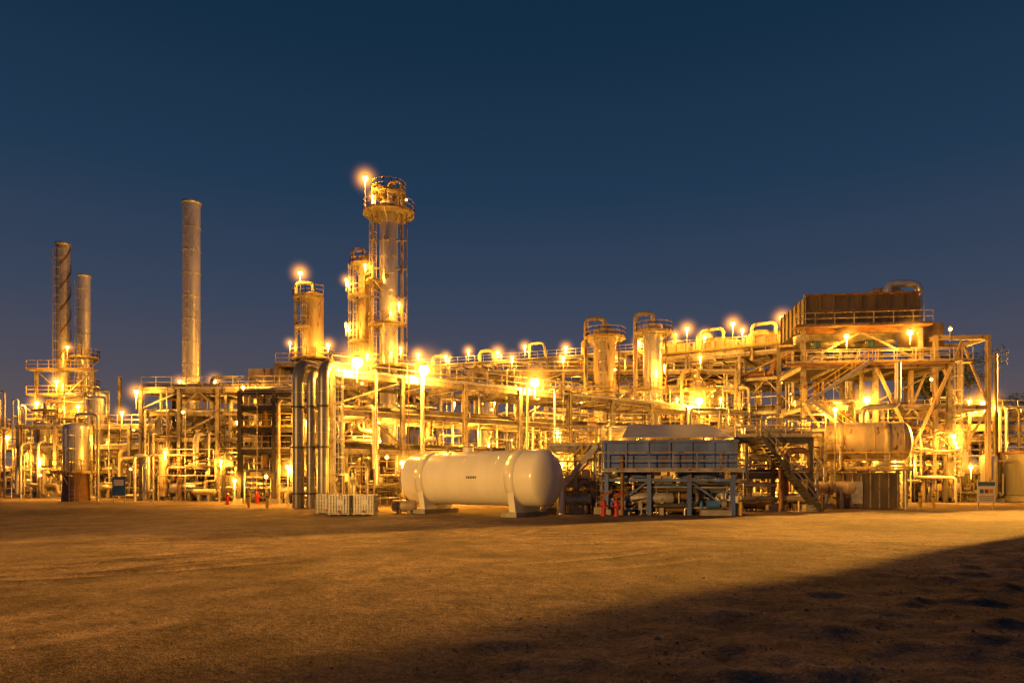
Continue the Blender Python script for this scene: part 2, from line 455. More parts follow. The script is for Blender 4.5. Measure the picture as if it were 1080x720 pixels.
hgt=mth('ADD',mth('MULTIPLY',n2.outputs['Fac'],.75),mth('ADD',mth('MULTIPLY',n3.outputs['Fac'],.5),mth('MULTIPLY',n4.outputs['Fac'],.25)))
bp=N.new('ShaderNodeBump'); bp.inputs['Strength'].default_value=.85; bp.inputs['Distance'].default_value=.08; L.new(hgt,bp.inputs['Height']); L.new(bp.outputs[0],b.inputs['Normal'])
me.materials.append(gm); g=bpy.data.objects.new('ground',me); scene.collection.objects.link(g)

mb=MB(); rg=random.Random(5)
for _ in range(11000):
    x=rg.uniform(-10,22); y=4.5+22*rg.random()**1.5
    lat=(x+2)*-.64+(y-7.4)*.77
    if lat>0 and rg.random()<.6: continue
    s_=rg.uniform(.006,.022)*(1 if rg.random()<.97 else 2.2); z=gz(x,y)[0]
    vv=[(x+rg.uniform(.6,1.2)*s_*a,y+rg.uniform(.6,1.2)*s_*b_,z+rg.uniform(.4,1)*s_*c_) for a,b_,c_ in((1,0,0),(0,1,0),(-1,0,0),(0,-1,0),(0,0,1),(0,0,-1))]
    mb.add(vv,[(0,1,4),(1,2,4),(2,3,4),(3,0,4),(1,0,5),(2,1,5),(3,2,5),(0,3,5)],'conc' if rg.random()<.5 else 'brownbox')
mb.build('gravel')

# ------------------------------------------------------------ white horizontal tank
def tank():
    a=Vector((-5.6,41.5,2.05)); b_=Vector((1.75,36.2,2.05)); ax=(b_-a); L_=ax.length; ang=math.atan2(ax.y,ax.x)
    e=bpy.data.objects.new('horizontal_storage_tank',None); scene.collection.objects.link(e)
    mb=MB(); mb.at(a.x,a.y,0,ang); r=1.52; z=2.05
    mb.vessel((0,0,z),(L_,0,z),r,'white',64,False,.42)
    for q in (2.2,4.5,6.8): mb.lathe((0,0,z),(1,0,0),[(q-.02,r),(q-.015,r+.008),(q+.015,r+.008),(q+.02,r)],'white',64)
    o=mb.build('shell'); o.parent=e
    mb=MB(); mb.at(a.x,a.y,0,ang)
    for q in (1.3,L_-1.3):
        mb.lathe((0,0,z),(1,0,0),[(q-.3,r+.002),(q-.3,r+.03),(q+.3,r+.03),(q+.3,r+.002)],'white',64)
        pts=[]
        for i in range(13):
            g=math.radians(210+120*i/12); pts.append((r*math.cos(g)*1.02,z+r*math.sin(g)*1.02))
        prof=pts+[(1.15,.25),(-1.15,.25)]
        vs=[(q-.2,p[0],p[1]) for p in prof]+[(q+.2,p[0],p[1]) for p in prof]; n=len(prof)
        mb.add(vs,[tuple(range(n))[::-1],tuple(range(n,2*n))]+[(i,(i+1)%n,n+(i+1)%n,n+i) for i in range(n)],'white')
        mb.box((q,0,.125),(1.0,3.0,.25),'conc')
    o=mb.build('saddles'); o.parent=e
    mb=MB(); mb.at(a.x,a.y,0,ang)
    mb.cyl((L_*.42,0,z+r-.05),(L_*.42,0,z+r+.25),.3,'white',20); mb.cyl((L_*.42,0,z+r+.25),(L_*.42,0,z+r+.31),.38,'steel',20)
    for q in (.25,.6,.72): mb.cyl((L_*q,0,z+r-.05),(L_*q,0,z+r+.3),.07,'steel',10); mb.cyl((L_*q,0,z+r+.3),(L_*q,0,z+r+.34),.13,'steel',10)
    mb.pipe([(L_*.6,0,z+r+.3),(L_*.6,0,z+r+.7),(L_*.6,1.9,z+r+.7),(L_*.6,1.9,0)],.06,'pipe')
    for i in range(6): mb.box((L_*.58-.3+i*.12,-r-.012,z+.05),(.07,.02,.13),'dark')
    o=mb.build('fittings'); o.parent=e
tank()

# ------------------------------------------------------------ IBC totes
def tote(x,y,a):
    mb=MB(); mb.at(x,y,.02,a)
    mb.box((0,0,.07),(1.2,1.0,.06),'galv')
    for q in(-.5,0,.5): mb.box((q,0,.02),(.12,1,.04),'galv')
    mb.box((0,0,.6),(1.1,.92,.96),'plastic'); mb.cyl((0,0,1.08),(0,0,1.15),.1,'red',12); mb.cyl((0,-.46,.2),(0,-.56,.2),.06,'red',8)
    for i in range(9):
        q=-.6+1.2*i/8
        for y_ in(-.5,.5): mb.beam((q,y_,.1),(q,y_,1.12),.025,.025,'galv')
    for i in range(8):
        q=-.5+1.0*i/7
        for x_ in(-.6,.6): mb.beam((x_,q,.1),(x_,q,1.12),.025,.025,'galv')
    for z in (.25,.45,.65,.85,1.12):
        for y_ in(-.5,.5): mb.beam((-.6,y_,z),(.6,y_,z),.025,.025,'galv')
        for x_ in(-.6,.6): mb.beam((x_,-.5,z),(x_,.5,z),.025,.025,'galv')
    mb.box((.1,-.53,.7),(.4,.02,.3),'signw')
    mb.build('ibc_tote')
for i,(x,y,a) in enumerate([(-9.6,38.2,.05),(-8.25,38.4,-.03),(-10.7,39.7,.1)]): tote(x,y,a)
mb=MB(); mb.at(-6.9,39.9,0,.0); mb.vessel((0,0,.45),(1.2,0,.45),.33,'cream',16,False); mb.box((.3,0,.1),(.2,.6,.2),'conc'); mb.box((.9,0,.1),(.2,.6,.2),'conc'); mb.build('small_drain_drum')

# ------------------------------------------------------------ near pipe rack
mb=MB(); NA=math.atan2(31,40.1); mb.at(-12.7,48,0,NA)
rr_=random.Random(21)
rack(mb,50.7,6,[4.2,6.9,9.6],5.6,'steel',9,rng=rr_,drops=.3)
clutter(mb,1,50,.5,6,4.2,120,rr_)
clutter(mb,1,50,.5,6,9.0,60,rr_)
mb.build('pipe_rack')
def nr(t,off=0,z=0):
    x=-12.7+math.cos(NA)*50.7*t+math.sin(NA)*off; y=48+math.sin(NA)*50.7*t-math.cos(NA)*off; return x,y,z
for t in(.034,.142,.358,.804): lamp(*nr(t,.5,10.3),2000,.42,1.4)
for t in (.08,.2,.3,.42,.52,.62,.72,.85,.95):
    lamp(*nr(t,.5,3.6),600,.13,.8); 
for t in (.1,.26,.47,.67,.9): lamp(*nr(t,-3,6.4),900,.15,.8)

mb=MB()
for i,(x,y,h,r) in enumerate([(-14.9,47.6,10.1,.40),(-13.9,47.2,9.4,.3),(-12.95,46.9,10.0,.38)]):
    mb.pipe([(x,y,0),(x,y,h),(x+.9,y+4.5,h)],r,'black',20)
    for z in (1.,4.2,7.): mb.cyl((x,y,z-.06),(x,y,z+.06),r*1.3,'dark',20)
    for z in (2.1,3.1,5.2,6.1,8.): mb.cyl((x,y,z-.02),(x,y,z+.02),r*1.04,'galv',20)
mb.ladder(-11.9,46.9,0,9.5,.2)
mb.build('riser_pipes')

# ------------------------------------------------------------ left frames
mb=MB(); mb.at(-34.2,63,0,-.06)
ra=random.Random(31)
rack(mb,14.5,6,[3.3,5.8,8.2,10.3],3.6,'steel',9,rng=ra,plate=(),drops=.5)
clutter(mb,0,14.5,-1,6,5,90,ra); clutter(mb,0,14.5,0,6,10,50,ra)
mb.build('pipe_rack')
mb=MB(); mb.at(-22.5,56.5,0,-.12)
rack(mb,9,5,[2.6,4.4,6.2,8.,9.3],3.,'dark',6,rng=ra,plate=(1,2,3),drops=.3,pk=['dark','pipe','rust','steel'])
mb.stair((9.5,-.8,0),(6,-.8,4.4)); clutter(mb,0,9,0,5,4,30,ra)
mb.build('steel_access_structure')
mb=MB(); mb.at(-52,72,0,-.05)
rack(mb,20,7,[3.,5.5,7.6],4.,'steel',8,rng=ra,drops=.5); clutter(mb,0,20,-1,7,5,110,ra); clutter(mb,0,20,0,7,8,40,ra)
mb.build('pipe_rack')
mb=MB(); mb.at(-78,96,0,-.0)
rack(mb,34,8,[3.5,6.5,9.],5.5,'steel',8,rng=ra,drops=.4); clutter(mb,0,34,-2,8,6,110,ra)
mb.build('pipe_rack')
mb=MB(); mb.at(-40,84,0,.0)
rack(mb,28,8,[5,9,12.5],5.5,'steel',8,rng=ra,drops=.4,plate=(2,)); clutter(mb,0,28,-2,8,12,110,ra)
mb.build('pipe_rack')

mb=MB(); mb.cyl((-39.6,62,0),(-39.6,62,2.6),1.15,'rust',24,.98); mb.vessel((-39.6,62,2.9),(-39.6,62,6.6),1.05,'clad',24)
mb.ringplat(-39.6,62,2.5,1.2,.8); mb.pipe([(-39.6,62,7.),(-39.6,62,7.9),(-37.6,62,7.9),(-37.6,62,0)],.14,'pipe')
mb.ladder(-39.2,60.8,0,6.5); mb.build('vertical_process_vessel')
for i in range(7):
    rg=random.Random(80+i); x=-58+i*6.2+rg.uniform(-1,1); y=rg.uniform(70,82); r=rg.uniform(.6,1.1); h=rg.uniform(6,11)
    mb=MB(); mb.cyl((x,y,0),(x,y,1.6),r*1.05,'rust',20); mb.vessel((x,y,1.8),(x,y,h),r,rg.choice(['clad','cream','pipe']),20)
    mb.ringplat(x,y,h*.7,r,.9); mb.pipe([(x,y,h+r*.4),(x,y,h+1.),(x+r+.6,y,h+1.),(x+r+.6,y,0)],.12,'pipe'); mb.ladder(x,y-r-.2,0,h)
    mb.build('vertical_process_vessel')

# ------------------------------------------------------------ stacks
def stack(x,y,z0,z1,r,k,strake=False,plats=()):
    mb=MB(); mb.cyl((x,y,z0),(x,y,z1),r,k,32,r*.96,True)
    z=z0+2
    while z<z1-.5:
        mb.lathe((x,y,z),(0,0,1),[(-.06,r*.97),(-.06,r+.05),(.06,r+.05),(.06,r*.97)],k,32); z+=3.0
    mb.lathe((x,y,z1-.25),(0,0,1),[(0,r*.96),(0,r+.1),(.28,r+.1),(.28,r*.8)],k,32)
    mb.cyl((x,y,z1),(x,y,z1+.03),r*.8,'dark',24)
    if strake:
        for ph in (0,2.09,4.19):
            pts=[]; n=110
            for i in range(n+1):
                t=i/n; g=ph+t*11; pts.append((x+math.cos(g)*(r+.06),y+math.sin(g)*(r+.06),z1-.4-(1-t)*(z1-z0)*.62))
            for p,q in zip(pts[:-1],pts[1:]): mb.beam(p,q,.06,.16,'rust')
    mb.ladder(x-.1,y-r-.15,z0,z1-1,0,'galv',True)
    for z in plats: mb.ringplat(x,y,z,r,1.)
    return mb
stack(-59.2,90,8,33,.84,'galv',True,(12,)).build('smokestack')
stack(-56.4,90,10,28.8,.76,'clad',False,(17.8,14)).build('smokestack')
stack(-42.25,90,0,38.4,1.12,'clad').build('smokestack')
mb=MB(); mb.at(-57,90,0,0)
for x in(-3.6,3.6):
    for y in(-3,3): mb.ibeam((x,y,0),(x,y,16),.35,.35,'steel')
mb.box((0,0,6.2),(6.6,5.4,6.5),'cream')
for q in(-3,-1.5,0,1.5,3): mb.box((q,-2.78,6.2),(.18,.16,6.5),'steel')
for z in(3.2,5,7,9.3): mb.box((0,-2.8,z),(7,.14,.2),'steel')
mb.add([(-3.3,-2.7,9.45),(3.3,-2.7,9.45),(3.3,2.7,9.45),(-3.3,2.7,9.45),(-1.2,-1.2,12.5),(1.8,-1.2,12.5),(1.8,1.2,12.5),(-1.2,1.2,12.5)],[(0,1,5,4),(1,2,6,5),(2,3,7,6),(3,0,4,7),(4,5,6,7)],'cream')
for z in (3,9.5,12.6,15.8):
    mb.box((0,-3.4,z),(8.4,1.2,.1),'steel'); mb.rail([(-4.2,-4,z+.05),(4.2,-4,z+.05)]); mb.beam((-3.6,-3,z),(3.6,-3,z),.2,.3)
mb.ladder(4,-3.9,0,15.8); clutter(mb,-5,6,-6,-3.5,14,60,ra)
mb.beam((-3.6,-3,0),(3.6,-3,9),.15); mb.beam((-3.6,-3,9.5),(3.6,-3,15.8),.12); mb.beam((3.6,-3,9.5),(-3.6,-3,15.8),.12)
mb.build('fired_heater')

mb=MB(); x,y=-23.3,80
mb.cyl((x,y,0),(x,y,4),1.5,'rust',28); mb.vessel((x,y,4.3),(x,y,23.3),1.2,'cream',28)
mb.ringplat(x,y,23.,1.2,1.1,2.,5.5); mb.ringplat(x,y,15.8,1.2,1.3); mb.ringplat(x,y,19.5,1.2,.9,2.6,4.8)
mb.ladder(x-.6,y-1.5,4,23); mb.pipe([(x,y,24),(x,y,24.9),(x-1.9,y-.4,24.9),(x-1.9,y-.4,0)],.22,'pipe',12)
mb.build('distillation_column')
lamp(x-1.2,y-1,25.8,500,.26,2.6); lamp(x-2.2,y-1.6,17.6,400,.15,1.4); lamp(x+2.2,y-1.6,17.4,450,.22,1.4)
mb=MB(); mb.at(-27,78,0,0); rack(mb,9,6,[5,9,12.6,15.2],4.5,'steel',5,rng=ra,plate=(2,3),drops=.3); mb.box((-1.5,2,13.6),(3.6,3,2.2),'cream'); mb.build('steel_access_structure')

# main column
mb=MB(); x,y=-13.0,72
mb.cyl((x,y,0),(x,y,4),1.25,'rust',28); mb.vessel((x,y,4.3),(x,y,30.9),.95,'clad',32)
mb.ringplat(x,y,29.8,.95,1.75,rk='yellow'); mb.ringplat(x,y,22.5,.95,1.5,2.2,4.2); mb.ringplat(x,y,18,.95,1.2,2.2,5.8); mb.ringplat(x,y,13.6,.95,1.3)
for g in range(8):
    a_=g*math.pi/4; mb.beam((x+math.cos(a_)*1.7,y+math.sin(a_)*1.7,29.9),(x+math.cos(a_)*1.7,y+math.sin(a_)*1.7,32.0),.1,.1,'cream')
mb.ringplat(x,y,31.9,.6,1.2,0,6.28,rk='yellow')
mb.pipe([(x,y,31.),(x,y,33.2),(x+1.45,y-.3,33.2),(x+1.45,y-.3,6)],.17,'cream',14)
mb.pipe([(x-.5,y,31.),(x-.5,y,32.8),(x-1.6,y-.5,32.8),(x-1.6,y-.5,6)],.14,'cream',10)
mb.pipe([(x+1.9,y,8),(x+1.9,y,29.8)],.07,'steel',8)
mb.ladder(x-1.3,y-1.1,6,30.,-.4,'cream'); 
for z in (9,12,15,18,21,24,27): mb.box((x-1.3,y-.6,z),(1.1,.3,.12),'steel'); mb.box((x+1.4,y-.4,z),(1.1,.3,.12),'steel')
for z in range(7,30,4): mb.cyl((x,y-.95,z),(x,y-1.3,z),.2,'clad',12); mb.cyl((x,y-1.3,z),(x,y-1.37,z),.28,'steel',12)
mb.build('distillation_column')
lamp(-15.3,71.2,33.3,450,.27,3.4); lamp(-11.,71,31.0,300,.12,1.); lamp(-14.4,70.6,31.2,350,.15,1.)
lamp(-15.1,70.3,24,450,.15,1); lamp(-11.6,70.2,20,450,.15,1); lamp(-14.9,70.3,14.8,700,.15,1); lamp(-11.4,70.,15.4,500,.15,1)
mb=MB(); x,y=-15.9,73.5
mb.cyl((x,y,0),(x,y,3),1.,'rust',24); mb.vessel((x,y,3.2),(x,y,21),.85,'cream',26); mb.vessel((x,y,21.2),(x,y,25.8),.6,'cream',22)
mb.ringplat(x,y,21.4,.85,.9,1.6,5.4); mb.ringplat(x,y,24.8,.6,.9,1.6,5.6); mb.ringplat(x,y,16.5,.85,.9,1.6,5.4)
mb.ladder(x-.9,y-.7,3,24.8,-.7); mb.pipe([(x,y,26),(x,y,26.8),(x-1.2,y,26.8),(x-1.2,y,5)],.13,'cream')
mb.build('distillation_column')
lamp(x-1.6,y-1.4,23,450,.16,1.2); lamp(x-1.6,y-1.5,18.3,400,.14,1.2); lamp(x+.2,y-2,12,800,.14,1)

# ------------------------------------------------------------ rear pipe rack with walkway
RA=math.atan2(-22,55.75); rb=random.Random(51)
mb=MB(); mb.at(-17,112,0,RA)
rack(mb,60,8,[7,11,15,18.,20.3],6,'steel',10,rng=rb,plate=(),drops=.25,rmax=.4)
mb.rail([(0,-.5,18.1),(60,-.5,18.1)],1.1,'yellow')
mb.box((30,-.6,18.),(60,1.,.08),'steel')
for i in range(7):
    q=4+i*8.4; e=rb.uniform(1.,2.4)
    mb.pipe([(q,1,15),(q,1,20.6+e),(q+rb.uniform(1.4,3),1,20.6+e),(q+3,1,18)],rb.choice([.2,.3]),rb.choice(['cream','clad']),12)
mb.build('pipe_rack')
def rrk(u,v,z): 
    return (-17+math.cos(RA)*u-math.sin(RA)*v, 112+math.sin(RA)*u+math.cos(RA)*v, z)
for i,u in enumerate([2,7,11,16,20.5,27,32,38,43,47,52,58]):
    lamp(*rrk(u,-.3,21.6 if i%2 else 22.2),900,.24 if i%3 else .3,1.6); 
    if i%2: lamp(*rrk(u+2,-1.2,14),1100,.14,1.)
mb=MB(); mb.at(-4,80,0,-.02)
rack(mb,30,8,[5,9,12.4,14.6],5,'steel',9,rng=rb,drops=.3,rmax=.34); clutter(mb,0,30,-3,8,12,140,rb)
mb.build('pipe_rack')
for u in(-2,3,8,14,19,24): lamp(u,78.6,11.2,900,.15,1.); lamp(u+2,79,6.5,600,.12,1.)
for u in(0,6,12,22): lamp(u,79.8,16.2,600,.2,1.6)
mb=MB(); mb.at(17,88,0,-.55)
rack(mb,24,9,[6,10,14,17],6,'steel',9,rng=rb,plate=(),drops=.3,rmax=.4)
for i in range(4):
    q=3+i*6
    mb.box((q,4.5,18.4),(5.4,8.4,.9),'cream'); mb.box((q,4.5,17.6),(5.2,8.2,.06),'galv')
    for j in range(5): mb.box((q-2.4+j*1.2,.26,18.4),(.1,.1,.92),'rust')
    for w in (2.4,6.6): mb.lathe((q,w,18.8),(0,0,1),[(0,1.8),(.6,1.75),(.62,1.9)],'galv',24)
    mb.pipe([(q-1.5,-.3,16),(q-1.5,-.3,20.2),(q+1.2,-.3,20.2),(q+1.2,-.3,18.8)],.2,'cream',12)
mb.rail([(0,-1.2,17.6),(24,-1.2,17.6)]); mb.box((12,-.7,17.5),(24,1.1,.08),'steel'); clutter(mb,0,24,-1,3,17,70,rb)
mb.build('air_cooler_rack')
for u in (1,6,11.5,17,22): 
    ca,sa=math.cos(-.55),math.sin(-.55); lamp(17+ca*u+sa*1.2,88+sa*u-ca*1.2,20.4,900,.26,2.9); lamp(17+ca*u+sa*1.6,88+sa*u-ca*1.6,13,900,.14,1)
for (x,y,r,h,k) in [(16.1,78,1.1,19.4,'clad'),(10.6,78,1.25,18.8,'cream'),(21.5,79,.9,13,'cream'),(-3,77,1.0,12.8,'clad'),(5.5,76.5,.8,11.5,'clad')]:
    mb=MB(); mb.cyl((x,y,0),(x,y,2.5),r*1.05,'rust',24); mb.vessel((x,y,2.8),(x,y,h),r,k,28)
    mb.ringplat(x,y,h-.9,r,1.1); mb.ringplat(x,y,h*.62,r,1.,2,5.2); mb.ladder(x-.5,y-r-.2,2,h)
    mb.pipe([(x,y,h+.4),(x,y,h+1.5),(x-r-.9,y,h+1.5),(x-r-.9,y,4)],.24,'cream',14); mb.pipe([(x+r+.3,y-.4,2),(x+r+.3,y-.4,h)],.1,'rust')
    mb.build('vertical_process_vessel'); lamp(x+.8,y-r-1.2,h*.75,600,.14,.8)
mb=MB(); mb.at(-6,60,0,NA*.55); clutter(mb,0,34,0,10,7,190,rb); mb.build('process_piping')
for (x,y) in [(-2,60),(4,63),(10,66),(16,69),(23,73)]: lamp(x,y,5,1000,.15,4.9)

# ------------------------------------------------------------ blue module on legs + stair platform
mb=MB(); mb.at(5.1,38.,0,-.09)
mb.box((3.6,1.5,3.3),(7.2,3,1.5),'blue')
for i in range(7): mb.box((.05+i*1.185,-.06,3.3),(.1,.1,1.54),'blue')
for i in range(6):
    for j in range(6): mb.beam((.14+i*1.185,-.02,2.75+j*.2),(1.15+i*1.185,-.02,2.75+j*.2),.03,.05,'blue')
mb.box((3.6,-.07,4.09),(7.4,.12,.14),'blue'); mb.box((3.6,-.07,2.5),(7.4,.12,.14),'blue')
mb.box((3.6,1.5,4.1),(7.5,3.2,.06),'galv'); mb.rail([(-.1,-.7,2.45),(7.5,-.7,2.45)],1.0,'steel',1.25); mb.box((3.7,-.45,2.42),(7.6,.6,.06),'galv')
mb.add([(1.0,-.45,4.26),(6.9,-.45,4.26),(6.3,3.2,5.2),(1.6,3.2,5.2),(1.0,-.45,4.32),(6.9,-.45,4.32),(6.3,3.2,5.26),(1.6,3.2,5.26)],[(3,2,1,0),(4,5,6,7),(0,1,5,4),(1,2,6,5),(2,3,7,6),(3,0,4,7)],'sheet')
for q in(2.0,6.0): mb.beam((q,3.0,4.14),(q,3.0,5.12),.08,.08,'blue'); mb.beam((q,.1,4.14),(q,.1,4.38),.08,.08,'blue')
for q in(1.8,5.4): mb.lathe((q,1.5,2.54),(0,0,-1),[(0,1.3),(.45,1.25),(.47,1.35)],'blue',28)
for q in(.15,2.5,4.7,7.05):
    for w in(.15,2.85): mb.ibeam((q,w,0),(q,w,2.5),.22,.22,'blue')
    mb.beam((q,.15,1.9),(q,2.85,1.9),.12,.12,'blue')
for w in(.15,2.85):
    mb.beam((0.1,w,1.95),(7.1,w,1.95),.14,.16,'blue'); mb.beam((.15,w,.2),(2.5,w,1.9),.09,.09,'blue'); mb.beam((7.05,w,.2),(4.7,w,1.9),.09,.09,'blue')
mb.pipe([(1,-.3,0),(1,-.3,3.2),(1,0,3.2)],.1,'rust')
clutter(mb,.3,7,.3,3,2.0,50,rb,pk=['dark','signb','rust','pipe','clad'])
mb.build('air_cooler_module')
mb=MB(); mb.at(2.2,39.5,0,-.05)
rack(mb,2.9,4,[1.9,3.9],1.45,'steel',4,rng=rb,plate=(1,),drops=.2,cw=.18); mb.stair((-.6,-.7,0),(2.6,-.7,3.9)); clutter(mb,0,3,0,4,3.5,26,rb,rs=(.04,.06,.1))
mb.ladder(2.9,-.3,0,4); mb.build('access_stair_platform')
mb=MB(); mb.at(13.9,42.5,0,-.05)
rack(mb,4.6,5,[2.4,4.6],2.3,'dark',5,rng=rb,plate=(1,),drops=.3,cw=.2,pk=['dark','rust','steel','pipe']); clutter(mb,0,5,0,5,4,40,rb)
mb.stair((4.8,-.8,0),(1.2,-.8,4.6),k='dark',rk='steel'); mb.build('steel_access_structure')
mb=MB(); mb.at(5,45,0,.05); rack(mb,16,4,[2.6,5.2],4,'steel',6,rng=rb,drops=.4,cw=.22); clutter(mb,0,16,0,4,4.5,100,rb); mb.build('pipe_rack')
for (x,y,z) in [(7,44,4.4),(13,45.5,4.6),(17.5,45,3.),(3,43,3),(9.5,42.4,1.6),(15,44.2,2.)]: lamp(x,y,z,500,.15 if z>2.5 else .1,z-.02)

mb=MB(); mb.at(22.2,48.5,0,-.35)
mb.vessel((0,0,4.6),(4.8,0,4.6),1.35,'cream',40,True,.5)
for q in(.9,3.8):
    mb.lathe((0,0,4.6),(1,0,0),[(q-.2,1.36),(q-.2,1.42),(q+.2,1.42),(q+.2,1.36)],'cream',40); mb.box((q,0,3.25),(.4,2.2,1.4),'steel')
for q in (0,2.4,4.8):
    for w in (-1.4,1.4): mb.ibeam((q,w,0),(q,w,2.6),.25,.25,'steel')
mb.box((2.4,0,2.62),(5.6,3.6,.14),'steel'); mb.pipe([(2.4,0,5.9),(2.4,0,7),(4.6,0,7),(4.6,0,10)],.2,'pipe',12)
mb.rail([(-.4,-1.9,2.7),(5.2,-1.9,2.7)])
mb.build('horizontal_process_drum')
lamp(21.4,45.2,6.6,400,.15,6.6)
mb=MB(); mb.at(22.,45.8,0,-.1); mb.box((2,1.2,1.2),(3.6,2.2,2.3),'brownbox')
for i in range(7): mb.box((.25+i*.58,.07,1.2),(.07,.06,2.3),'steel')
mb.box((2,1.2,2.4),(3.8,2.4,.1),'rust'); mb.pipe([(4.2,0,0),(4.2,0,3),(2.4,0,3),(2.4,.6,2.4)],.1,'pipe'); mb.box((1.1,-.0,1.1),(.7,.1,1.5),'galv'); mb.build('equipment_enclosure')

# ------------------------------------------------------------ right tall structure with air cooler
rc=random.Random(77)
mb=MB(); mb.at(25.6,60,0,-.12)
rack(mb,12,8,[4.5,8.4,12.],6,'steel',7,rng=rc,plate=(2,),drops=.4,cw=.36,rmax=.34)
for (q,w) in [(0,0),(9.6,0),(0,8),(9.6,8)]: mb.ibeam((q,w,12),(q,w,15),.34,.34,'steel')
for w in (0,8):
    mb.beam((0,w,12.2),(4.8,w,14.8),.18,.18,'steel'); mb.beam((9.6,w,12.2),(4.8,w,14.8),.18,.18,'steel')
mb.beam((0,0,14.9),(9.6,0,14.9),.3,.4,'rust'); mb.beam((0,8,14.9),(9.6,8,14.9),.3,.4,'rust')
mb.box((4.8,4,16.7),(9.2,8.2,2.6),'brownbox')
for i in range(9): mb.box((.2+i*1.15,-.16,16.7),(.14,.12,2.7),'brownbox')
for i in range(7): mb.box((.14,.3+i*1.25,16.7),(.1,.14,2.66),'brownbox')
mb.box((4.8,-.18,18.05),(9.6,.2,.18),'rust'); mb.box((4.8,-.18,15.4),(9.6,.2,.18),'rust'); mb.box((4.8,-.14,16.7),(9.4,.1,.12),'rust')
mb.rail([(-.9,-1.1,15.2),(10.2,-1.1,15.2)],1.1,'steel'); mb.box((4.6,-.62,15.15),(11.2,1.1,.1),'rust')
for q in (2.4,7.2): mb.lathe((q,4,15.3),(0,0,-1),[(0,2.1),(.8,2.),(.82,2.15)],'galv',28); mb.cyl((q,4,14.2),(q,4,15.3),.3,'signb',12)
mb.pipe([(7.6,1.5,18.),(7.6,1.5,19.3),(10.3,1.5,19.3),(10.3,1.5,12)],.32,'clad',16)
mb.pipe([(6.6,2.5,18.),(6.6,2.5,19.),(9.2,2.5,19.),(9.2,2.5,18)],.22,'cream',12)
mb.box((11,3,14.6),(2.4,3.4,2.2),'brownbox')
mb.beam((0,-.3,8.4),(5.5,-.3,.4),.2,.2,'cream'); mb.beam((6,-.3,11.6),(9.,-.3,4.8),.22,.22,'cream'); mb.beam((12,-.3,11.6),(9.,-.3,4.8),.22,.22,'cream')
mb.rail([(-1.6,-.6,12.1),(13.6,-.6,12.1)],1.1,'cream'); mb.box((6,-.35,11.95),(15.2,.9,.12),'rust')
mb.stair((-.4,-1.6,8.4),(5.,-1.6,12.)); mb.stair((5.4,-1.6,4.5),(.4,-1.6,8.4)); mb.stair((.2,-1.6,0),(5.,-1.6,4.5))
mb.ladder(12.4,-.5,0,12)
clutter(mb,0,12,-1,8,8,130,rc)
mb.build('air_cooler_structure')
def rs(u,v,z): ca,sa=math.cos(-.12),math.sin(-.12); return (25.6+ca*u-sa*v,60+sa*u+ca*v,z)
for (u,v,z,p,r) in [(3.2,-1.2,14.2,600,.2),(8.3,-1.2,14.4,600,.24),(11.5,-1.2,14.6,300,.14),(4.6,-1.8,8.7,1200,.3),(10,-1.2,10.4,450,.12),(1,-1.4,6.3,550,.14),(7,-1.4,3.6,700,.15),(11.6,-1.5,5.6,700,.2),(12.5,-2.4,3.,450,.16)]: lamp(*rs(u,v,z),p,r,1)
mb=MB(); mb.at(36.6,59,0,-.05)
for q in(0,4.4):
    for w in (0,4): mb.ibeam((q,w,0),(q,w,14.4),.32,.32,'cream')
for w in (0,4):
    for z in (8.2,14.2): mb.ibeam((0,w,z),(4.4,w,z),.25,.35,'cream')
    mb.beam((0,w,8.4),(2.2,w,13.9),.18,.18,'cream'); mb.beam((4.4,w,8.4),(2.2,w,13.9),.18,.18,'cream'); mb.beam((0,w,1),(4.4,w,8),.16,.16,'cream')
for z in (8.2,14.2):
    for q in(0,4.4): mb.ibeam((q,0,z),(q,4,z),.25,.35,'cream')
mb.build('steel_gantry')
mb=MB(); mb.cyl((43.2,61,8.),(43.2,61,13.2),.16,'dark',12); mb.cyl((43.2,61,0),(43.2,61,8),.22,'dark',12); mb.build('vent_pipe')
mb=MB(); mb.at(36,62,0,.06)
rack(mb,34,5,[5.8,8.1],6,'steel',9,rng=rc,drops=.3,rmax=.42); clutter(mb,0,30,-3,5,5,130,rc); mb.box((17,-.1,6.7),(34,.1,.6),'cream')
mb.build('pipe_rack')
for (x,y,z,p,r) in [(42.6,61.6,8.8,1100,.32),(39,60,5.2,700,.16),(46,59,4.2,700,.15),(37.6,59.4,2.6,400,.14),(51,61,6,600,.16)]: lamp(x,y,z,p,r,1)
lamp(44.6,66.6,9.6,1500,.16,9.6)  # extra lamp added to brighten the tree behind the rack
e=bpy.data.objects.new('site_office_building',None); scene.collection.objects.link(e)
mb=MB(); mb.at(43.8,56,0,.0); mb.box((5,3,2.4),(10,6,3.6),'office'); 
for i in range(17): mb.box((.15+i*.6,-.02,2.4),(.05,.05,3.5),'galv')
o=mb.build('walls'); o.parent=e
mb=MB(); mb.at(43.8,56,0,.0); mb.box((5,3,4.33),(10.4,6.4,.22),'rust'); mb.box((5,3,.3),(10.2,6.2,.5),'conc'); o=mb.build('roof_and_base'); o.parent=e
mb=MB(); mb.at(43.8,56,0,.0)
for q in(.9,4.4,7.8): mb.box((q,-.05,2.7),(1.0,.08,.9),'glassd'); mb.box((q,-.04,2.2),(1.1,.12,.06),'galv')
mb.box((2.9,-.05,1.6),(.95,.09,2.1),'signb'); o=mb.build('windows_and_door'); o.parent=e

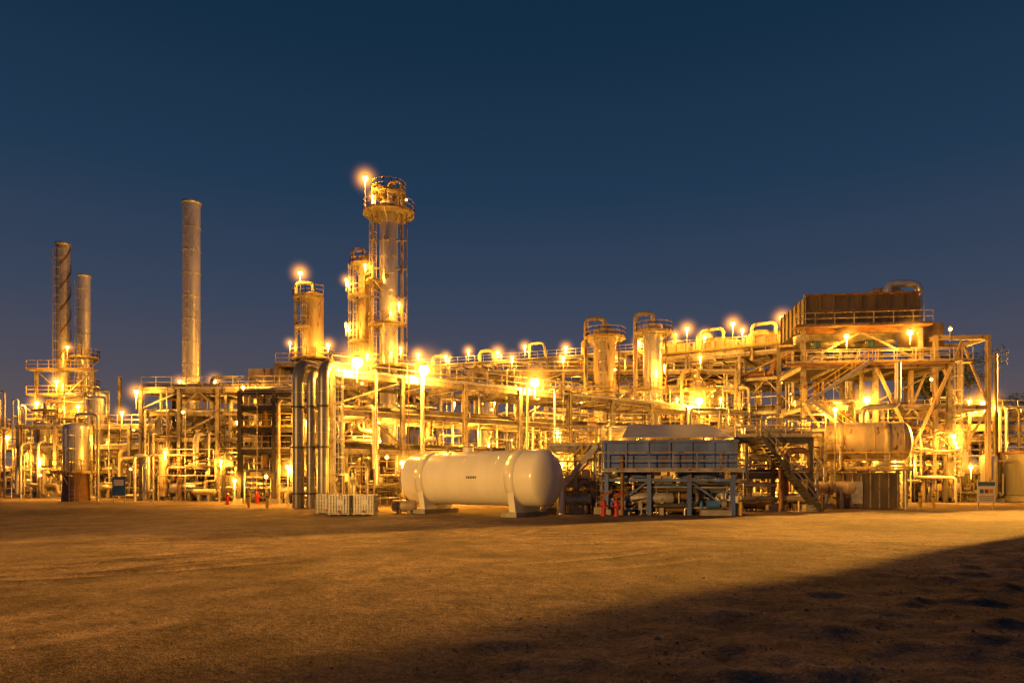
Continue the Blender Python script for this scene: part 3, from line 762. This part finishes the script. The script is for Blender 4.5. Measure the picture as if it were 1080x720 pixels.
mb=MB(); mb.at(31.4,45.2,0,.05)
for q in(-.5,.5): mb.beam((q,.06,0),(q,.06,1.9),.07,.07,'galv')
mb.box((0,0,1.15),(1.25,.03,1.4),'signw'); mb.box((0,-.03,1.68),(1.15,.02,.26),'signb')
for i in range(3): mb.box((-.33+i*.33,-.03,1.2),(.24,.02,.26),['signb','red','yellow'][i]); mb.box((0,-.03,.85-i*.13),(1.0,.02,.05),'black')
mb.build('safety_sign')
mb=MB(); mb.at(-33.4,58,0,.05)
for q in(-.45,.45): mb.beam((q,.06,0),(q,.06,2.2),.07,.07,'galv')
mb.box((0,0,1.4),(1.1,.04,1.6),'signb'); mb.box((0,-.035,1.7),(.8,.02,.5),'signw'); mb.build('safety_sign')
def hydrant(x,y,s=1):
    mb=MB(); mb.at(x,y,0,0)
    mb.cyl((0,0,0),(0,0,.08),.2*s,'red',16); mb.cyl((0,0,.08),(0,0,.75*s),.12*s,'red',16); mb.vessel((0,0,.75*s),(0,0,.8*s),.14*s,'red',16,False)
    mb.cyl((-.26*s,0,.55*s),(.26*s,0,.55*s),.07*s,'red',12); mb.cyl((0,0,.5*s),(0,-.24*s,.5*s),.09*s,'red',12)
    mb.cyl((0,0,.8*s),(0,0,1.05*s),.05,'red',10); mb.cyl((-.1,.1,1.08*s),(.25,-.5,1.35*s),.05,'red',10,.035)
    mb.build('fire_hydrant')
for p in [(5.6,36.6),(-22.5,54),(-20.5,55),(5.0,37.2)]: hydrant(*p)
for (x,y) in [(-16.5,46),(-18.5,48),(-7,43.5),(12.6,37.6),(13.2,39.5),(19.6,43),(20.8,44),(27.5,46),(29,47)]:
    mb=MB(); mb.cyl((x,y,0),(x,y,1.05),.1,'yellow',14); mb.vessel((x,y,1.05),(x,y,1.06),.1,'yellow',14,False); mb.lathe((x,y,.75),(0,0,1),[(0,.1),(0,.104),(.12,.104),(.12,.1)],'dark',14); mb.build('safety_bollard')

for (x,y,z,p,r) in [(-34,61.8,9.9,800,.2),(-29.5,61.2,8,600,.14),(-24,61,10.2,500,.14),(-31,61,4.4,700,.15),(-26,61,3.6,700,.15),(-20,55.5,2.2,500,.14),(-18,55.6,3,600,.15),
  (-22.5,55.4,1.9,500,.16),(-16.6,55,6.8,500,.12),(-35,69,5,800,.14),(-40,70,8.8,800,.18),(-45,70.5,6.2,800,.18),(-49,71,4,700,.15),(-38,68,3,600,.12),
  (-57,85.5,14.2,1000,.24),(-59.5,85.5,11.5,900,.24),(-54,85,11,900,.22),(-52.5,85,7,900,.2),(-60,85,6,900,.2),(-56,86,18.6,600,.18),(-63,91,5.4,1300,.32),(-68,92,7.6,1300,.28),(-74,94,5,900,.24),
  (-36.5,83.8,14,800,.24),(-42.6,87.5,14.5,700,.2),(-33,82,9,800,.16),(-27,82,11,800,.16),(-46,83,8,800,.15),(-20,77,8,800,.15),(-15,65,6,800,.14),(-9.,58,7.4,600,.13),(-10.5,54,5,600,.14),(-43,66,3.2,600,.14),(-47,68,2.4,500,.13)]: lamp(x,y,z,p,r,min(z-.02,1.6))
lamp(-7.4,46.2,3.1,600,.18,3.1); lamp(-16.4,50,2.9,600,.16,2.9)

# ------------------------------------------------------------ tree
def tree(x,y,h,w,seed):
    rg=random.Random(seed); mb=MB(); mb.at(x,y,0,0)
    mb.cyl((0,0,0),(.2,0,h*.4),.45,'bark',12,.3); cl=[]
    for i in range(16):
        g=rg.uniform(0,6.28); rr=rg.uniform(.2,.5)*w; z=h*rg.uniform(.55,.95)
        p=(math.cos(g)*rr,math.sin(g)*rr,z); mb.cyl((.2*rg.random(),0,h*rg.uniform(.3,.42)),p,.16,'bark',7,.04); cl.append((p,rg.uniform(.9,1.7)))
        cl.append(((p[0]*.5+rg.uniform(-.6,.6),p[1]*.5,z+rg.uniform(-.8,.8)),rg.uniform(.8,1.4)))
    for (p,r) in cl:
        for _ in range(330):
            v=Vector((rg.gauss(0,1),rg.gauss(0,1),rg.gauss(0,.8))).normalized()*r*rg.uniform(.4,1.15)
            c=Vector(p)+v; s_=rg.uniform(.1,.22); a=Vector((rg.gauss(0,1),rg.gauss(0,1),rg.gauss(0,1))).normalized(); b_=a.orthogonal().normalized()
            mb.add([c+a*s_,c+b_*s_*.5,c-a*s_,c-b_*s_*.5],[(0,1,2,3)],'leaf')
    mb.build('leafy_tree')
tree(46.6,72,15.6,10.5,3); tree(55,80,12,8,4)
mb=MB(); rg=random.Random(9)
for i in range(2600):
    x=rg.uniform(-330,330); y=260+rg.uniform(-12,12); h=(5+4*noise.noise(Vector((x*.03,0,0)))+2*noise.noise(Vector((x*.15,5,0))))
    c=Vector((x,y,rg.uniform(0,h))); s_=rg.uniform(.8,1.8); a=Vector((rg.gauss(0,1),rg.gauss(0,.3),rg.gauss(0,1))).normalized(); b_=Vector((-a.z,0,a.x))
    mb.add([c+a*s_,c+b_*s_*.8,c-a*s_,c-b_*s_*.8],[(0,1,2,3)],'leaf')
mb.build('distant_treeline')

# ------------------------------------------------------------ added shadow blockers and unseen yard floods outside the frame
def shadow_blocker(x,y,ang):  # unseen building shape, added to block the floods and shade the foreground
    mb=MB(); mb.at(x,y,0,ang); mb.box((14,4,4.5),(28,8,9),'cream')
    mb.add([(-.3,-.3,9),(28.3,-.3,9),(28.3,8.3,9),(-.3,8.3,9),(-.3,4,10.8),(28.3,4,10.8)],[(0,1,5,4),(2,3,4,5),(3,0,4),(1,2,5),(3,2,1,0)],'galv')
    for q in(5,14,23): mb.box((q,-.06,2.2),(4,.1,4.4),'signb')
    mb.build('unseen_shadow_blocker')
shadow_blocker(32,35.6,math.atan2(-20,16.6))
shadow_blocker(-15,-3.6,math.atan2(-20,16.6)-.5)
def added_mast(x,y,h,tgt,e_,size,off,soft=.7,col=SOD):  # unseen floods, added to light the yard ground and the tank front
    mb=MB(); mb.at(x,y,0,0); mb.cyl((0,0,0),(0,0,h),.3,'galv',12,.15); mb.beam((-1.5,0,h-.2),(1.5,0,h-.2),.2)
    for q in(-1.3,0,1.3): mb.box((q,-.3,h-.6),(.8,.3,.6),'lamp')
    o=mb.build('added_light_mast')
    l=bpy.data.lights.new('added_mast_light','SPOT'); l.energy=e_; l.color=col; l.spot_size=math.radians(size); l.spot_blend=1; l.shadow_soft_size=soft
    lo=bpy.data.objects.new('added_mast_light',l); scene.collection.objects.link(lo); lo.location=(x+off[0],y+off[1],h-1); lo.parent=o
    d=Vector(tgt)-lo.location; lo.rotation_euler=d.to_track_quat('-Z','Y').to_euler()
added_mast(118,107,27,(9,32,0),4.0e6,15.5,(-1,-1),1.6,(1,.44,.055))
added_mast(-62,-42.4,19,(3,41,3),3.8e5,28,(1,1),.7,(1,.48,.09))

# ------------------------------------------------------------ world
w=bpy.data.worlds.new('World'); scene.world=w; w.use_nodes=True; nt=w.node_tree; N,L=nt.nodes,nt.links
bg=N['Background']; tc=N.new('ShaderNodeTexCoord'); sp=N.new('ShaderNodeSeparateXYZ'); L.new(tc.outputs['Generated'],sp.inputs[0])
cr=N.new('ShaderNodeValToRGB'); L.new(sp.outputs['Z'],cr.inputs['Fac'])
E=cr.color_ramp.elements; E[0].position=0; E[0].color=(.18,.11,.075,1); E[1].position=.75; E[1].color=(.003,.016,.040,1)
for p,c in((.07,(.125,.092,.090)),(.14,(.078,.074,.100)),(.24,(.040,.058,.102)),(.38,(.015,.040,.084)),(.55,(.0060,.026,.057))):
    q=E.new(p); q.color=(*c,1)
sk=N.new('ShaderNodeTexSky'); sk.sky_type='NISHITA'; sk.sun_disc=False; sk.sun_elevation=math.radians(-3); sk.sun_rotation=math.radians(200)
mu=N.new('ShaderNodeMixRGB'); mu.blend_type='ADD'; mu.inputs[0].default_value=.01
L.new(cr.outputs[0],mu.inputs[1]); L.new(sk.outputs[0],mu.inputs[2]); L.new(mu.outputs[0],bg.inputs['Color']); bg.inputs['Strength'].default_value=1

cam=bpy.data.cameras.new('camera'); co=bpy.data.objects.new('camera',cam); scene.collection.objects.link(co)
co.location=(0,0,2); co.rotation_euler=(math.radians(90),0,0); cam.lens=24; cam.sensor_width=36; cam.shift_y=145/1080; cam.clip_end=6000
scene.camera=co
print('lamps',nlamp)
